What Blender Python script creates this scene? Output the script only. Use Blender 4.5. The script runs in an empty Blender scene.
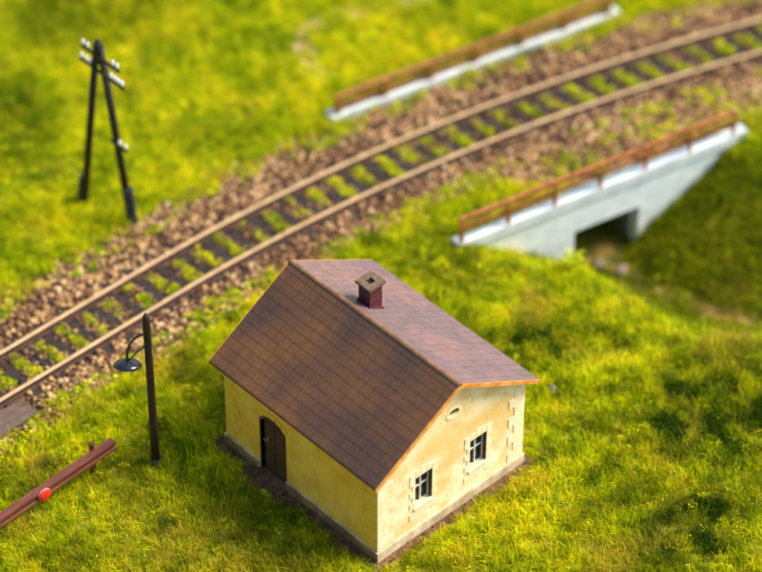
import bpy, bmesh, math, random
import numpy as np
from mathutils import Vector, Matrix, noise
random.seed(7); rng = np.random.default_rng(7)
S = bpy.context.scene
COL = S.collection
PI = math.pi

# ---------------------------------------------------------------- camera
CP = np.array([-38.43800458, -41.02183418, 61.35918245])
YAW, PITCH, ROLL, FPX = 0.8166061527, 0.7376414998, 0.00269754, 3000.0
fw = np.array([math.cos(PITCH)*math.cos(YAW), math.cos(PITCH)*math.sin(YAW), -math.sin(PITCH)])
rt = np.cross(fw, [0, 0, 1]); rt /= np.linalg.norm(rt); up = np.cross(rt, fw)
cr, sr = math.cos(ROLL), math.sin(ROLL)
rt, up = cr*rt+sr*up, -sr*rt+cr*up
cam = bpy.data.cameras.new('camera'); camo = bpy.data.objects.new('camera', cam); COL.objects.link(camo)
M = Matrix.Identity(4)
for i in range(3):
    M[i][0] = rt[i]; M[i][1] = up[i]; M[i][2] = -fw[i]; M[i][3] = CP[i]
camo.matrix_world = M
cam.sensor_width = 42.5; cam.lens = FPX/762*42.5; cam.clip_start = 1; cam.clip_end = 500
cam.dof.use_dof = True; cam.dof.focus_distance = 83.4; cam.dof.aperture_fstop = 0.10
S.camera = camo
def px_of(P):
    d = np.asarray(P, float)-CP; z = d@fw
    return 381+FPX*(d@rt)/z, 286-FPX*(d@up)/z

# ---------------------------------------------------------------- materials
def newmat(name):
    m = bpy.data.materials.new(name); m.use_nodes = True
    nt = m.node_tree; b = nt.nodes['Principled BSDF']
    return m, nt, b
def N(nt, t, **kw):
    n = nt.nodes.new(t)
    for k, v in kw.items():
        if k in n.inputs: n.inputs[k].default_value = v
        else: setattr(n, k, v)
    return n
def noise_tex(nt, scale, detail=4, rough=.55, coord='Object', stretch=None):
    tc = nt.nodes.new('ShaderNodeTexCoord'); n = N(nt, 'ShaderNodeTexNoise', Scale=scale, Detail=detail, Roughness=rough)
    if coord == 'World':
        g = nt.nodes.new('ShaderNodeNewGeometry'); src = g.outputs['Position']
    else: src = tc.outputs[coord]
    if stretch:
        mp = nt.nodes.new('ShaderNodeMapping'); mp.inputs['Scale'].default_value = stretch
        nt.links.new(src, mp.inputs[0]); src = mp.outputs[0]
    nt.links.new(src, n.inputs['Vector'])
    return n.outputs['Fac']
def ramp(nt, fac, stops):
    r = nt.nodes.new('ShaderNodeValToRGB'); e = r.color_ramp.elements
    while len(e) < len(stops): e.new(.5)
    for k, (p, c) in enumerate(stops):
        e[k].position = p; e[k].color = (*c, 1) if len(c) == 3 else c
    nt.links.new(fac, r.inputs[0]); return r.outputs[0]
def mix(nt, fac, a, b, mode='MIX'):
    n = nt.nodes.new('ShaderNodeMix'); n.data_type = 'RGBA'; n.blend_type = mode
    for sock, v in ((n.inputs[0], fac), (n.inputs[6], a), (n.inputs[7], b)):
        if hasattr(v, 'is_linked') or isinstance(v, bpy.types.NodeSocket): nt.links.new(v, sock)
        else: sock.default_value = v if not isinstance(v, tuple) else (*v, 1)
    return n.outputs[2]
def bump(nt, b, h, strength=.3, dist=.02):
    n = N(nt, 'ShaderNodeBump', Strength=strength, Distance=dist)
    nt.links.new(h, n.inputs['Height']); nt.links.new(n.outputs[0], b.inputs['Normal'])
def simple(name, c1, c2, scale=3, rough=.7, bs=.3, bd=.02, stretch=None, lo=.35, hi=.65, spec=.3):
    m, nt, b = newmat(name)
    f = noise_tex(nt, scale, 6, .65, 'Object', stretch)
    nt.links.new(ramp(nt, f, [(lo, c1), (hi, c2)]), b.inputs['Base Color'])
    b.inputs['Roughness'].default_value = rough; b.inputs['Specular IOR Level'].default_value = spec
    if bs: bump(nt, b, noise_tex(nt, scale*4, 5, .7, 'Object', stretch), bs, bd)
    return m

MAT = {}
# plaster: yellow ochre with pale dry-brushed cream and orange blotches
def plaster(name, base, pale, orange, k):
    m, nt, b = newmat(name)
    f1 = noise_tex(nt, .55, 3, .5); f2 = noise_tex(nt, 1.3, 4, .6); f3 = noise_tex(nt, 9, 5, .7, 'Object', (1, 1, .25))
    c = mix(nt, ramp(nt, f1, [(.40, (0, 0, 0)), (.56, (1, 1, 1))]), base, pale)
    c = mix(nt, ramp(nt, f2, [(.47, (0, 0, 0)), (.68, (k, k, k))]), c, orange)
    c = mix(nt, ramp(nt, f3, [(.5, (0, 0, 0)), (.75, (.5, .5, .5))]), c, (.30, .20, .08))
    nt.links.new(c, b.inputs['Base Color']); b.inputs['Roughness'].default_value = .75
    b.inputs['Specular IOR Level'].default_value = .25
    bump(nt, b, noise_tex(nt, 14, 5, .7), .35, .02)
    return m
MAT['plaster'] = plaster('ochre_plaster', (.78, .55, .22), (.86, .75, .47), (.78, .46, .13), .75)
MAT['plaster_side'] = plaster('shaded_side_plaster', (.71, .39, .018), (.76, .47, .045), (.54, .27, .02), .5)  # door-side wall: its shade painted in as a deeper ochre
MAT['cream'] = simple('cream_stone', (.76, .60, .32), (.86, .74, .48), 5, .7, .4, .02)
MAT['quoin'] = simple('quoin_stone', (.80, .60, .30), (.86, .76, .52), 3.5, .7, .4, .02)
MAT['quoin_side'] = simple('shaded_quoin_stone', (.64, .36, .016), (.72, .43, .035), 3.5, .7, .4, .02)  # quoin copy for the door side, toned down to paint its shade
MAT['plinth'] = simple('plinth_stone', (.40, .29, .16), (.74, .58, .38), 2.2, .85, .5, .03)
MAT['frame_white'] = simple('white_frame_paint', (.50, .48, .42), (.72, .69, .60), 8, .6, .2)
MAT['reveal'] = simple('shaded_reveal', (.05, .035, .02), (.11, .075, .04), 4, .9, .2)  # shadow inside the window and vent recesses, painted dark brown
MAT['plinth_side'] = simple('shaded_plinth', (.15, .085, .02), (.32, .20, .06), 2.2, .9, .5, .03)  # darker plinth copy: shade painted on the left-facing sides
MAT['barge'] = simple('orange_barge_board', (.50, .18, .03), (.78, .36, .07), 3, .6, .2)
MAT['ridge'] = simple('ridge_tile', (.13, .062, .028), (.26, .135, .065), 4, .55, .4)
MAT['chim'] = simple('dark_red_brick', (.055, .012, .015), (.12, .028, .030), 7, .6, .6, .03)
MAT['chimcap'] = simple('chimney_cap_stone', (.085, .052, .03), (.17, .11, .065), 7, .7, .5)
MAT['flue_black'] = simple('flue_black', (.008, .007, .006), (.02, .017, .015), 5, .95, 0)  # near-black plate in the chimney cap opening
MAT['door'] = simple('dark_brown_door_wood', (.040, .018, .006), (.10, .05, .018), 5, .5, .5, .02, (1, 6, .6))
MAT['brass'] = simple('door_handle_metal', (.16, .13, .08), (.3, .25, .17), 5, .35, 0)
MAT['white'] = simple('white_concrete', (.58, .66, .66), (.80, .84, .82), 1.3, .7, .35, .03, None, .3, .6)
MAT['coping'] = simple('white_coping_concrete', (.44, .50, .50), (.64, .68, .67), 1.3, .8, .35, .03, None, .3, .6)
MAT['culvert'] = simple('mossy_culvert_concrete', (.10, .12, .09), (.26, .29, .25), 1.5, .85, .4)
MAT['rust'] = simple('rusty_brown_railing', (.20, .058, .015), (.42, .16, .035), 3, .55, .3)
MAT['rustback'] = simple('ochre_brown_railing', (.17, .070, .012), (.34, .15, .025), 3, .55, .3)
MAT['railtop'] = simple('rusty_rail_steel', (.40, .24, .11), (.66, .45, .21), 2.5, .42, .2, .01, None, .3, .7, .5)
MAT['railside'] = simple('rail_web_rust', (.035, .016, .010), (.09, .040, .022), 3, .7, .3)
MAT['sleeper'] = simple('dark_sleeper_wood', (.016, .013, .012), (.055, .043, .038), 6, .95, .6, .03, (1, 8, 1))
MAT['panel'] = simple('grey_brown_planks', (.085, .055, .042), (.17, .115, .085), 4, .8, .6, .03, (1, 6, 1))
MAT['pole'] = simple('tarred_black_wood', (.007, .005, .004), (.018, .012, .010), 4, .55, .4, .02, (3, 3, .5))
MAT['base'] = simple('dark_grey_footing', (.018, .02, .022), (.05, .055, .058), 4, .7, .3)
MAT['lamppost'] = simple('dark_brown_lamp_post', (.010, .006, .005), (.032, .018, .014), 5, .5, .4, .02, (3, 3, .5))
MAT['lampblack'] = simple('black_enamel', (.008, .009, .012), (.016, .017, .022), 3, .22, 0, .01, None, .35, .65, .6)
MAT['bulb'] = simple('milky_bulb_glass', (.6, .58, .5), (.75, .72, .65), 3, .3, 0)
MAT['insul'] = simple('white_porcelain', (.72, .74, .70), (.85, .86, .82), 3, .25, 0, .01, None, .35, .65, .5)
MAT['beam'] = simple('red_brown_beam_paint', (.085, .022, .010), (.19, .055, .026), 3, .5, .3, .01, (.3, 2, 2), .35, .65, .45)
MAT['disc'] = simple('red_reflector', (.62, .012, .008), (.80, .025, .015), 4, .3, .1, .01, None, .35, .65, .5)
MAT['discrim'] = simple('disc_rim_paint', (.40, .14, .12), (.6, .3, .26), 4, .5, .1)
MAT['stone'] = simple('grey_stone', (.10, .09, .085), (.24, .22, .20), 3, .85, .6, .05)
MAT['palestone'] = simple('pale_brown_stone', (.12, .09, .06), (.30, .24, .18), 3, .85, .6, .05)
m, nt, b = newmat('dark_window_glass'); b.inputs['Base Color'].default_value = (.012, .012, .014, 1)
b.inputs['Roughness'].default_value = .12; MAT['glass'] = m
f = noise_tex(nt, 2, 3); nt.links.new(ramp(nt, f, [(.3, (.006, .006, .008)), (.7, (.022, .021, .02))]), b.inputs['Base Color'])

# roof tiles: square grid of tiles in UV space, weathered
m, nt, b = newmat('roof_tiles'); MAT['roof'] = m
tc = nt.nodes.new('ShaderNodeTexCoord')
nw = N(nt, 'ShaderNodeTexNoise', Scale=2.5, Detail=3.0)
nt.links.new(tc.outputs['UV'], nw.inputs['Vector'])
vm = N(nt, 'ShaderNodeVectorMath', operation='SCALE'); vm.inputs[3].default_value = .05
nt.links.new(nw.outputs['Color'], vm.inputs[0])
va = N(nt, 'ShaderNodeVectorMath', operation='ADD'); nt.links.new(tc.outputs['UV'], va.inputs[0]); nt.links.new(vm.outputs[0], va.inputs[1])
bk = N(nt, 'ShaderNodeTexBrick', offset=0.0, squash=1.0)
for k, v in {'Scale': 1.0, 'Mortar Size': .0095, 'Mortar Smooth': .35, 'Brick Width': .30, 'Row Height': .345, 'Bias': 0.0}.items(): bk.inputs[k].default_value = v
bk.inputs['Color1'].default_value = (.95, .95, .95, 1); bk.inputs['Color2'].default_value = (1.04, 1.03, 1.02, 1); bk.inputs['Mortar'].default_value = (.42, .37, .35, 1)
nt.links.new(va.outputs[0], bk.inputs['Vector'])
f1 = noise_tex(nt, .45, 3, .5); f2 = noise_tex(nt, 3, 6, .7); f3 = noise_tex(nt, 26, 3, .6)
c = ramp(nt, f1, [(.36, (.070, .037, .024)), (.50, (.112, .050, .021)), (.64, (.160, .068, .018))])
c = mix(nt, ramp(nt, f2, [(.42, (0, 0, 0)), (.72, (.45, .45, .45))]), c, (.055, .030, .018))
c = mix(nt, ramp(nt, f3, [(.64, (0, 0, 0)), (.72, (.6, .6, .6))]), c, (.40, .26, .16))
c = mix(nt, 1.0, c, bk.outputs['Color'], 'MULTIPLY')
nt.links.new(c, b.inputs['Base Color']); b.inputs['Roughness'].default_value = .55; b.inputs['Specular IOR Level'].default_value = .35
inv = N(nt, 'ShaderNodeMath', operation='MULTIPLY_ADD'); inv.inputs[1].default_value = -1.0; inv.inputs[2].default_value = 1.0
nt.links.new(bk.outputs['Fac'], inv.inputs[0])
ad = N(nt, 'ShaderNodeMath', operation='MULTIPLY_ADD'); ad.inputs[1].default_value = .35
nt.links.new(f3, ad.inputs[0]); nt.links.new(inv.outputs[0], ad.inputs[2])
bump(nt, b, ad.outputs[0], .5, .03)
RB = bk
m2 = m.copy(); m2.name = 'sheen_roof_tiles'; MAT['roof_sheen'] = m2  # right slope copy: light sheen painted in as paler purple tiles
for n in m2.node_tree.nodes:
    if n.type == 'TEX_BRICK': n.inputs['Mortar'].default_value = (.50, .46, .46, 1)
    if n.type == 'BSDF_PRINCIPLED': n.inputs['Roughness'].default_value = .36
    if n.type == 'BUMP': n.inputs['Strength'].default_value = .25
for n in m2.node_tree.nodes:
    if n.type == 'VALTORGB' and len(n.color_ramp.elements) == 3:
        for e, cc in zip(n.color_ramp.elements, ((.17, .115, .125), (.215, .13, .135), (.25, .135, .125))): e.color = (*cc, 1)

# ground: earth and moss under the fibres
m, nt, b = newmat('earth_and_moss'); MAT['ground'] = m
f1 = noise_tex(nt, .5, 4, .6, 'World'); f2 = noise_tex(nt, 5, 6, .7, 'World')
c = ramp(nt, f1, [(.3, (.10, .12, .006)), (.6, (.30, .29, .010))])
c = mix(nt, ramp(nt, f2, [(.45, (0, 0, 0)), (.7, (.7, .7, .7))]), c, (.055, .045, .012))
g = nt.nodes.new('ShaderNodeAttribute'); g.attribute_name = 'mud'
cm = ramp(nt, noise_tex(nt, 1.3, 5, .6, 'World'), [(.44, (.06, .05, .015)), (.62, (.34, .19, .055))])
c = mix(nt, g.outputs['Fac'], c, cm)
nt.links.new(c, b.inputs['Base Color']); b.inputs['Roughness'].default_value = .95; b.inputs['Specular IOR Level'].default_value = .1
bump(nt, b, f2, .6, .06)
MAT['earth'] = simple('bare_brown_earth', (.06, .032, .012), (.20, .11, .045), 3, .95, .8, .04)
MAT['pathdirt'] = simple('pinkish_dirt', (.42, .25, .12), (.55, .36, .20), 2, .95, .5, .03)
MAT['ballastbed'] = simple('ballast_dust', (.07, .045, .026), (.19, .12, .065), 5, .95, .8, .05)

# grass fibres
def leafmat(name, stops, dark, trans=.35, straw=None, rnd=.6):
    m, nt, b = newmat(name)
    f1 = noise_tex(nt, .33, 4, .6, 'World'); f2 = noise_tex(nt, 1.6, 4, .6, 'World')
    at = nt.nodes.new('ShaderNodeAttribute'); at.attribute_type = 'INSTANCER'; at.attribute_name = 'tint'
    ma = N(nt, 'ShaderNodeMath', operation='MULTIPLY_ADD'); ma.inputs[1].default_value = rnd; nt.links.new(at.outputs['Fac'], ma.inputs[0])
    # value = .45*f1 + .35*f2 + tint*rnd - offset
    s1 = N(nt, 'ShaderNodeMath', operation='MULTIPLY'); s1.inputs[1].default_value = .9; nt.links.new(f1, s1.inputs[0])
    s2 = N(nt, 'ShaderNodeMath', operation='MULTIPLY_ADD'); s2.inputs[1].default_value = .8; nt.links.new(f2, s2.inputs[0]); nt.links.new(s1.outputs[0], s2.inputs[2])
    s3 = N(nt, 'ShaderNodeMath', operation='SUBTRACT'); s3.inputs[1].default_value = .35+rnd/2; nt.links.new(s2.outputs[0], s3.inputs[0])
    nt.links.new(s3.outputs[0], ma.inputs[2])
    c = ramp(nt, ma.outputs[0], stops)
    a2 = nt.nodes.new('ShaderNodeAttribute'); a2.attribute_type = 'INSTANCER'; a2.attribute_name = 'straw'
    c = mix(nt, a2.outputs['Fac'], c, straw or (.62, .44, .05))
    a3 = nt.nodes.new('ShaderNodeAttribute'); a3.attribute_type = 'INSTANCER'; a3.attribute_name = 'deep'
    c = mix(nt, a3.outputs['Fac'], c, dark)
    # single strands vary by mesh-island
    gi = nt.nodes.new('ShaderNodeNewGeometry')
    hs = N(nt, 'ShaderNodeHueSaturation')
    mr = N(nt, 'ShaderNodeMapRange'); mr.inputs['To Min'].default_value = .50; mr.inputs['To Max'].default_value = 1.5
    nt.links.new(gi.outputs['Random Per Island'], mr.inputs[0]); nt.links.new(mr.outputs[0], hs.inputs['Value'])
    nt.links.new(c, hs.inputs['Color']); c = hs.outputs[0]
    nt.links.new(c, b.inputs['Base Color']); b.inputs['Roughness'].default_value = .6; b.inputs['Specular IOR Level'].default_value = .1
    tr = nt.nodes.new('ShaderNodeBsdfTranslucent'); nt.links.new(c, tr.inputs[0])
    mx = nt.nodes.new('ShaderNodeMixShader'); mx.inputs[0].default_value = trans
    nt.links.new(b.outputs[0], mx.inputs[1]); nt.links.new(tr.outputs[0], mx.inputs[2])
    nt.links.new(mx.outputs[0], nt.nodes['Material Output'].inputs[0])
    return m
GST = [(.20, (.15, .24, .003)), (.36, (.38, .47, .003)), (.54, (.67, .70, .004)), (.80, (.92, .76, .012))]
MAT['grass'] = leafmat('static_grass_fibre', GST, (.045, .095, .003), .45, None, .42)
MAT['turf'] = leafmat('turf_flock', [(.18, (.16, .27, .003)), (.38, (.42, .50, .003)), (.6, (.71, .72, .005)), (.8, (.86, .76, .02))], (.12, .17, .004), .35, None, .42)
MAT['weed'] = leafmat('weed_leaf', [(.25, (.26, .36, .006)), (.55, (.46, .52, .008)), (.8, (.66, .66, .02))], (.02, .05, .008), .35, None, 0)
MAT['darkweed'] = leafmat('dark_weed_leaf', [(.25, (.07, .14, .006)), (.55, (.14, .24, .008)), (.8, (.26, .36, .02))], (.02, .05, .008), .3, None, 0)
# ballast stone
m, nt, b = newmat('ballast_stone'); MAT['ballast'] = m
at = nt.nodes.new('ShaderNodeAttribute'); at.attribute_type = 'INSTANCER'; at.attribute_name = 'tint'
c = ramp(nt, at.outputs['Fac'], [(0, (.025, .016, .010)), (.30, (.070, .032, .017)), (.54, (.21, .098, .046)), (.74, (.47, .25, .11)), (.84, (.62, .40, .14)), (1, (.80, .57, .33))])
c = mix(nt, ramp(nt, noise_tex(nt, 4, 4, .6), [(.4, (0, 0, 0)), (.7, (.5, .5, .5))]), c, (.10, .06, .035))
nt.links.new(c, b.inputs['Base Color']); b.inputs['Roughness'].default_value = .85; b.inputs['Specular IOR Level'].default_value = .2

# ---------------------------------------------------------------- mesh helpers
def mesh_obj(name, bm, mats, parent=None, smooth=False, loc=None):
    me = bpy.data.meshes.new(name)
    bmesh.ops.recalc_face_normals(bm, faces=bm.faces[:])
    bm.to_mesh(me); bm.free()
    if not isinstance(mats, (list, tuple)): mats = [mats]
    for x in mats: me.materials.append(x if not isinstance(x, str) else MAT[x])
    if smooth:
        for p in me.polygons: p.use_smooth = True
    o = bpy.data.objects.new(name, me); COL.objects.link(o)
    if parent is not None: o.parent = parent
    if loc is not None: o.location = loc
    return o
def thing(name, label, cat, loc=(0, 0, 0), rz=0, group=None):
    o = bpy.data.objects.new(name, None); COL.objects.link(o); o.location = loc; o.rotation_euler = (0, 0, rz)
    o.empty_display_size = .3
    o['label'] = label; o['category'] = cat
    if group: o['group'] = group
    return o
def tag(o, label, cat, group=None):
    o['label'] = label; o['category'] = cat
    if group: o['group'] = group
    return o
def box(bm, x0, x1, y0, y1, z0, z1, bev=0, M_=None, mi=0):
    r = bmesh.ops.create_cube(bm, size=1)
    vs = r['verts']
    for v in vs: v.co = Vector(((x0+x1)/2+v.co.x*(x1-x0), (y0+y1)/2+v.co.y*(y1-y0), (z0+z1)/2+v.co.z*(z1-z0)))
    if bev:
        es = list({e for v in vs for e in v.link_edges})
        r2 = bmesh.ops.bevel(bm, geom=es, offset=bev, segments=2, affect='EDGES', profile=.6)
        vs = list({v for f in r2['faces'] for v in f.verts}|{v for v in vs if v.is_valid})
    fs = {f for v in vs if v.is_valid for f in v.link_faces}
    for f in fs: f.material_index = mi
    if M_ is not None:
        for v in {v for f in fs for v in f.verts}: v.co = M_ @ v.co
def tube(bm, pts, rad, seg=10, cap=True):
    pts = [Vector(p) for p in pts]; n = len(pts)
    rads = rad if isinstance(rad, (list, tuple)) else [rad]*n
    rings = []; prev = None
    for i, p in enumerate(pts):
        t = (pts[min(i+1, n-1)]-pts[max(i-1, 0)]).normalized()
        a = prev if prev is not None else (Vector((0, 0, 1)) if abs(t.z) < .9 else Vector((1, 0, 0)))
        u = (a-t*a.dot(t)).normalized(); w = t.cross(u); prev = u
        rings.append([bm.verts.new(p+(u*math.cos(2*PI*k/seg)+w*math.sin(2*PI*k/seg))*rads[i]) for k in range(seg)])
    for a, c in zip(rings[:-1], rings[1:]):
        for k in range(seg): bm.faces.new((a[k], a[(k+1) % seg], c[(k+1) % seg], c[k]))
    if cap: bm.faces.new(rings[0][::-1]); bm.faces.new(rings[-1])
def lathe(bm, prof, seg=20, M_=None):
    rings = []
    for r, z in prof:
        ring = [bm.verts.new((r*math.cos(2*PI*k/seg), r*math.sin(2*PI*k/seg), z)) for k in range(seg)]
        rings.append(ring)
    for a, c in zip(rings[:-1], rings[1:]):
        for k in range(seg): bm.faces.new((a[k], a[(k+1) % seg], c[(k+1) % seg], c[k]))
    bm.faces.new(rings[0][::-1]); bm.faces.new(rings[-1])
    if M_ is not None:
        for ring in rings:
            for v in ring: v.co = M_ @ v.co
def prism(bm, poly, axis, a0, a1, M_=None, mi=0):
    """poly: list of 2D points; axis 'x','y' or 'z' is the extrusion axis (other two are poly coords in order)."""
    def P(p, a):
        return {'x': (a, p[0], p[1]), 'y': (p[0], a, p[1]), 'z': (p[0], p[1], a)}[axis]
    A = [bm.verts.new(P(p, a0)) for p in poly]; B = [bm.verts.new(P(p, a1)) for p in poly]
    if M_ is not None:
        for v in A+B: v.co = M_ @ v.co
    n = len(poly); fs = [bm.faces.new(A), bm.faces.new(B[::-1])]
    for k in range(n): fs.append(bm.faces.new((A[k], B[k], B[(k+1) % n], A[(k+1) % n])))
    for f in fs: f.material_index = mi
    return fs
def boolean(o, cutter_bms):
    for bm in cutter_bms:
        me = bpy.data.meshes.new('cut'); bmesh.ops.recalc_face_normals(bm, faces=bm.faces[:]); bm.to_mesh(me); bm.free()
        c = bpy.data.objects.new('cut', me); COL.objects.link(c)
        md = o.modifiers.new('b', 'BOOLEAN'); md.operation = 'DIFFERENCE'; md.solver = 'EXACT'; md.object = c
        dg = bpy.context.evaluated_depsgraph_get(); dg.update()
        nm = bpy.data.meshes.new_from_object(o.evaluated_get(dg)); o.modifiers.clear()
        old = o.data; o.data = nm; bpy.data.meshes.remove(old); bpy.data.objects.remove(c); bpy.data.meshes.remove(me)

# ---------------------------------------------------------------- layout curves
def track_y(x):          # centre line of the track, fitted
    t = max(0.0, x-3.0)
    return 12.68-0.0091*t**2+0.00003*t**3-0.003*t if x > 3 else 12.68
def track_frame(x):
    e = .05; d = Vector((2*e, track_y(x+e)-track_y(x-e), 0)).normalized()
    return Vector((x, track_y(x), 0)), d, Vector((-d.y, d.x, 0))

# bridge frame
BA = Vector((10.47, 7.83, 0)); BD = Vector((11.02, -2.42, 0)).normalized(); BN = Vector((-BD.y, BD.x, 0))  # BN points to the track
BM = Matrix(((BD.x, BN.x, 0, BA.x), (BD.y, BN.y, 0, BA.y), (0, 0, 1, 0), (0, 0, 0, 1)))
def to_bridge(x, y):
    v = Vector((x-BA.x, y-BA.y, 0)); return v.dot(BD), v.dot(BN)
def smooth(t): t = max(0, min(1, t)); return t*t*(3-2*t)
DITCH = [Vector(p) for p in ((16.25, 6.6), (15.95, 4.9), (16.7, 2.7), (18.6, .3), (21.5, -2.6), (26, -7))]
def ditch_dist(x, y):
    p = Vector((x, y)); best = 1e9; side = 1
    for a, c in zip(DITCH[:-1], DITCH[1:]):
        ab = c-a; t = max(0, min(1, (p-a).dot(ab)/ab.length_squared)); q = a+ab*t; d = (p-q).length
        if d < best:
            best = d; side = 1 if ab.x*(p.y-a.y)-ab.y*(p.x-a.x) > 0 else -1   # +1 = east bank
    return best, side
def terrain(x, y):
    s, n = to_bridge(x, y)
    z = .10*noise.noise(Vector((x*.22, y*.22, 3)))+.07*noise.noise(Vector((x*.6, y*.6, 7)))+.035*noise.noise(Vector((x*1.7, y*1.7, 1)))
    hx = max(abs(x-2.8)-3.2, 0); hy = max(abs(y-3.1)-3.5, 0)
    z *= smooth((math.hypot(hx, hy)-.2)/1.5)           # level pad under the cottage
    tr = abs(y-track_y(x)); z = z*smooth((tr-2)/1.5)-.04*(1-smooth((tr-2.2)/1.0))
    if y > track_y(x)+4: z += .10*min(1, (y-track_y(x)-4)/4)
    if n < .25:
        d, side = ditch_dist(x, y)
        w = .22*noise.noise(Vector((x*.5, y*.5, 11)))
        if side > 0: dep = max(0.0, 2.95-max(0, d-.75+w*.6)*.62)
        else:
            kk = smooth((-n-.3)/2.4); dep = (1-kk)*max(0.0, 2.95-max(0, d-1.0)*.66)+kk*2.95*(1-smooth((d-.7+w)/(2.9+.30*max(0, min(4, 4-y)))))
        if side > 0 and dep < .3 and dep > 0: dep = dep*dep/.3*.5+dep*.5
        z = z*(1 if dep < .2 else 1)-dep
    elif 4.45 < s < 7.25 and n < 4.6:
        z = -2.95
    return z

# ---------------------------------------------------------------- ground sheet
x0, x1, y0, y1 = -24, 46, -24, 46; st = .2
nx = int((x1-x0)/st)+1; ny = int((y1-y0)/st)+1
xs = [x0+i*st for i in range(nx)]; ys = [y0+j*st for j in range(ny)]
H = np.zeros((ny, nx)); mud = np.zeros((ny, nx))
for j, y in enumerate(ys):
    for i, x in enumerate(xs):
        H[j, i] = terrain(x, y)
        if 12 < x < 30 and y < 9 and H[j, i] < -1.0:
            d, side = ditch_dist(x, y)
            pass
        if 13.2 < x < 34 and H[j, i] > -.6 and -4.2 < y-track_y(x) < -1.5 and to_bridge(x, y)[1] > .4: mud[j, i] = 1
        if 12 < x < 30 and y < 9 and H[j, i] < -1.0:
            mud[j, i] = .8*smooth((1.2-d+.9*noise.noise(Vector((x*.7, y*.7, 5))))/.8)
def zg(x, y):
    i = (x-x0)/st; j = (y-y0)/st; i0 = int(min(max(i, 0), nx-2)); j0 = int(min(max(j, 0), ny-2)); a = i-i0; b_ = j-j0
    return float(H[j0, i0]*(1-a)*(1-b_)+H[j0, i0+1]*a*(1-b_)+H[j0+1, i0]*(1-a)*b_+H[j0+1, i0+1]*a*b_)
XX, YY = np.meshgrid(xs, ys)
co = np.stack([XX.ravel(), YY.ravel(), H.ravel()], 1)
idx = np.arange(nx*ny).reshape(ny, nx)
q = np.stack([idx[:-1, :-1].ravel(), idx[:-1, 1:].ravel(), idx[1:, 1:].ravel(), idx[1:, :-1].ravel()], 1)
# outer apron ring so that the sheet runs on far beyond the layout
ext = 320
me = bpy.data.meshes.new('ground')
outer = [(-ext, -ext, 0), (ext, -ext, 0), (ext, ext, 0), (-ext, ext, 0)]
cr_ = [idx[0, 0], idx[0, -1], idx[-1, -1], idx[-1, 0]]; nb = nx*ny
edges_ = [list(idx[0, :]), list(idx[:, -1]), list(idx[-1, ::-1]), list(idx[::-1, 0])]
faces = [tuple(map(int, f)) for f in q]
for k in range(4):
    e = [int(v) for v in edges_[k]]
    faces.append(tuple([nb+k, nb+(k+1) % 4]+e[::-1]))
me.from_pydata([tuple(v) for v in co]+outer, [], faces)
me.materials.append(MAT['ground'])
at = me.attributes.new('mud', 'FLOAT', 'POINT'); at.data.foreach_set('value', np.concatenate([mud.ravel(), np.zeros(4)]).astype(np.float32))
for p in me.polygons: p.use_smooth = True
me.update()
ground = bpy.data.objects.new('ground', me); COL.objects.link(ground); ground['kind'] = 'structure'

def sheet(name, poly_rows, mat, dz):   # poly_rows: rows of (x,y) points -> draped sheet
    bm = bmesh.new(); rows = [[bm.verts.new((x, y, zg(x, y)+dz)) for x, y in r] for r in poly_rows]
    for a, c in zip(rows[:-1], rows[1:]):
        for k in range(len(a)-1): bm.faces.new((a[k], a[k+1], c[k+1], c[k]))
    o = mesh_obj(name, bm, mat, smooth=True); o['kind'] = 'structure'; return o
# bare earth strip round the cottage (wobbly outline)
ring = []
def rect_pt(t, off):
    W, L = 5.6, 6.32; per = 2*(W+L); d = (t % 1)*per
    if d < W: p, n = (d, 0), (0, -1)
    elif d < W+L: p, n = (W, d-W), (1, 0)
    elif d < 2*W+L: p, n = (W-(d-W-L), L), (0, 1)
    else: p, n = (0, L-(d-2*W-L)), (-1, 0)
    return p, n
inner, outerr = [], []
NP_ = 160
bmr = bmesh.new(); rin = []; rout = []
for k in range(NP_):
    t = k/NP_; a = t*2*PI
    (px, py), n = rect_pt(t, 0); w = .34+.16*noise.noise(Vector((px*1.3, py*1.3, 2)))
    if -.1 < px < .1 and 3.3 < py < 5.2: w += .28
    cx, cy = px-2.8, py-3.16
    ox = px+math.copysign(min(w, 1)*(1 if abs(cx) > 2.4 else 0), cx); oy = py+math.copysign(w*(1 if abs(cy) > 2.75 else 0), cy)
    if abs(cx) > 2.79 and abs(cy) < 3.0: oy = py
    rin.append((px-.15*(1 if cx > 0 else -1), py-.15*(1 if cy > 0 else -1))); rout.append((ox, oy))
bm = bmesh.new()
A_ = [bm.verts.new((x, y, zg(x, y)+.03)) for x, y in rin]; B_ = [bm.verts.new((x, y, zg(x, y)+.012)) for x, y in rout]
for k in range(NP_): bm.faces.new((A_[k], A_[(k+1) % NP_], B_[(k+1) % NP_], B_[k]))
o = mesh_obj('bare_earth', bm, 'earth', smooth=True); o['kind'] = 'structure'
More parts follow.
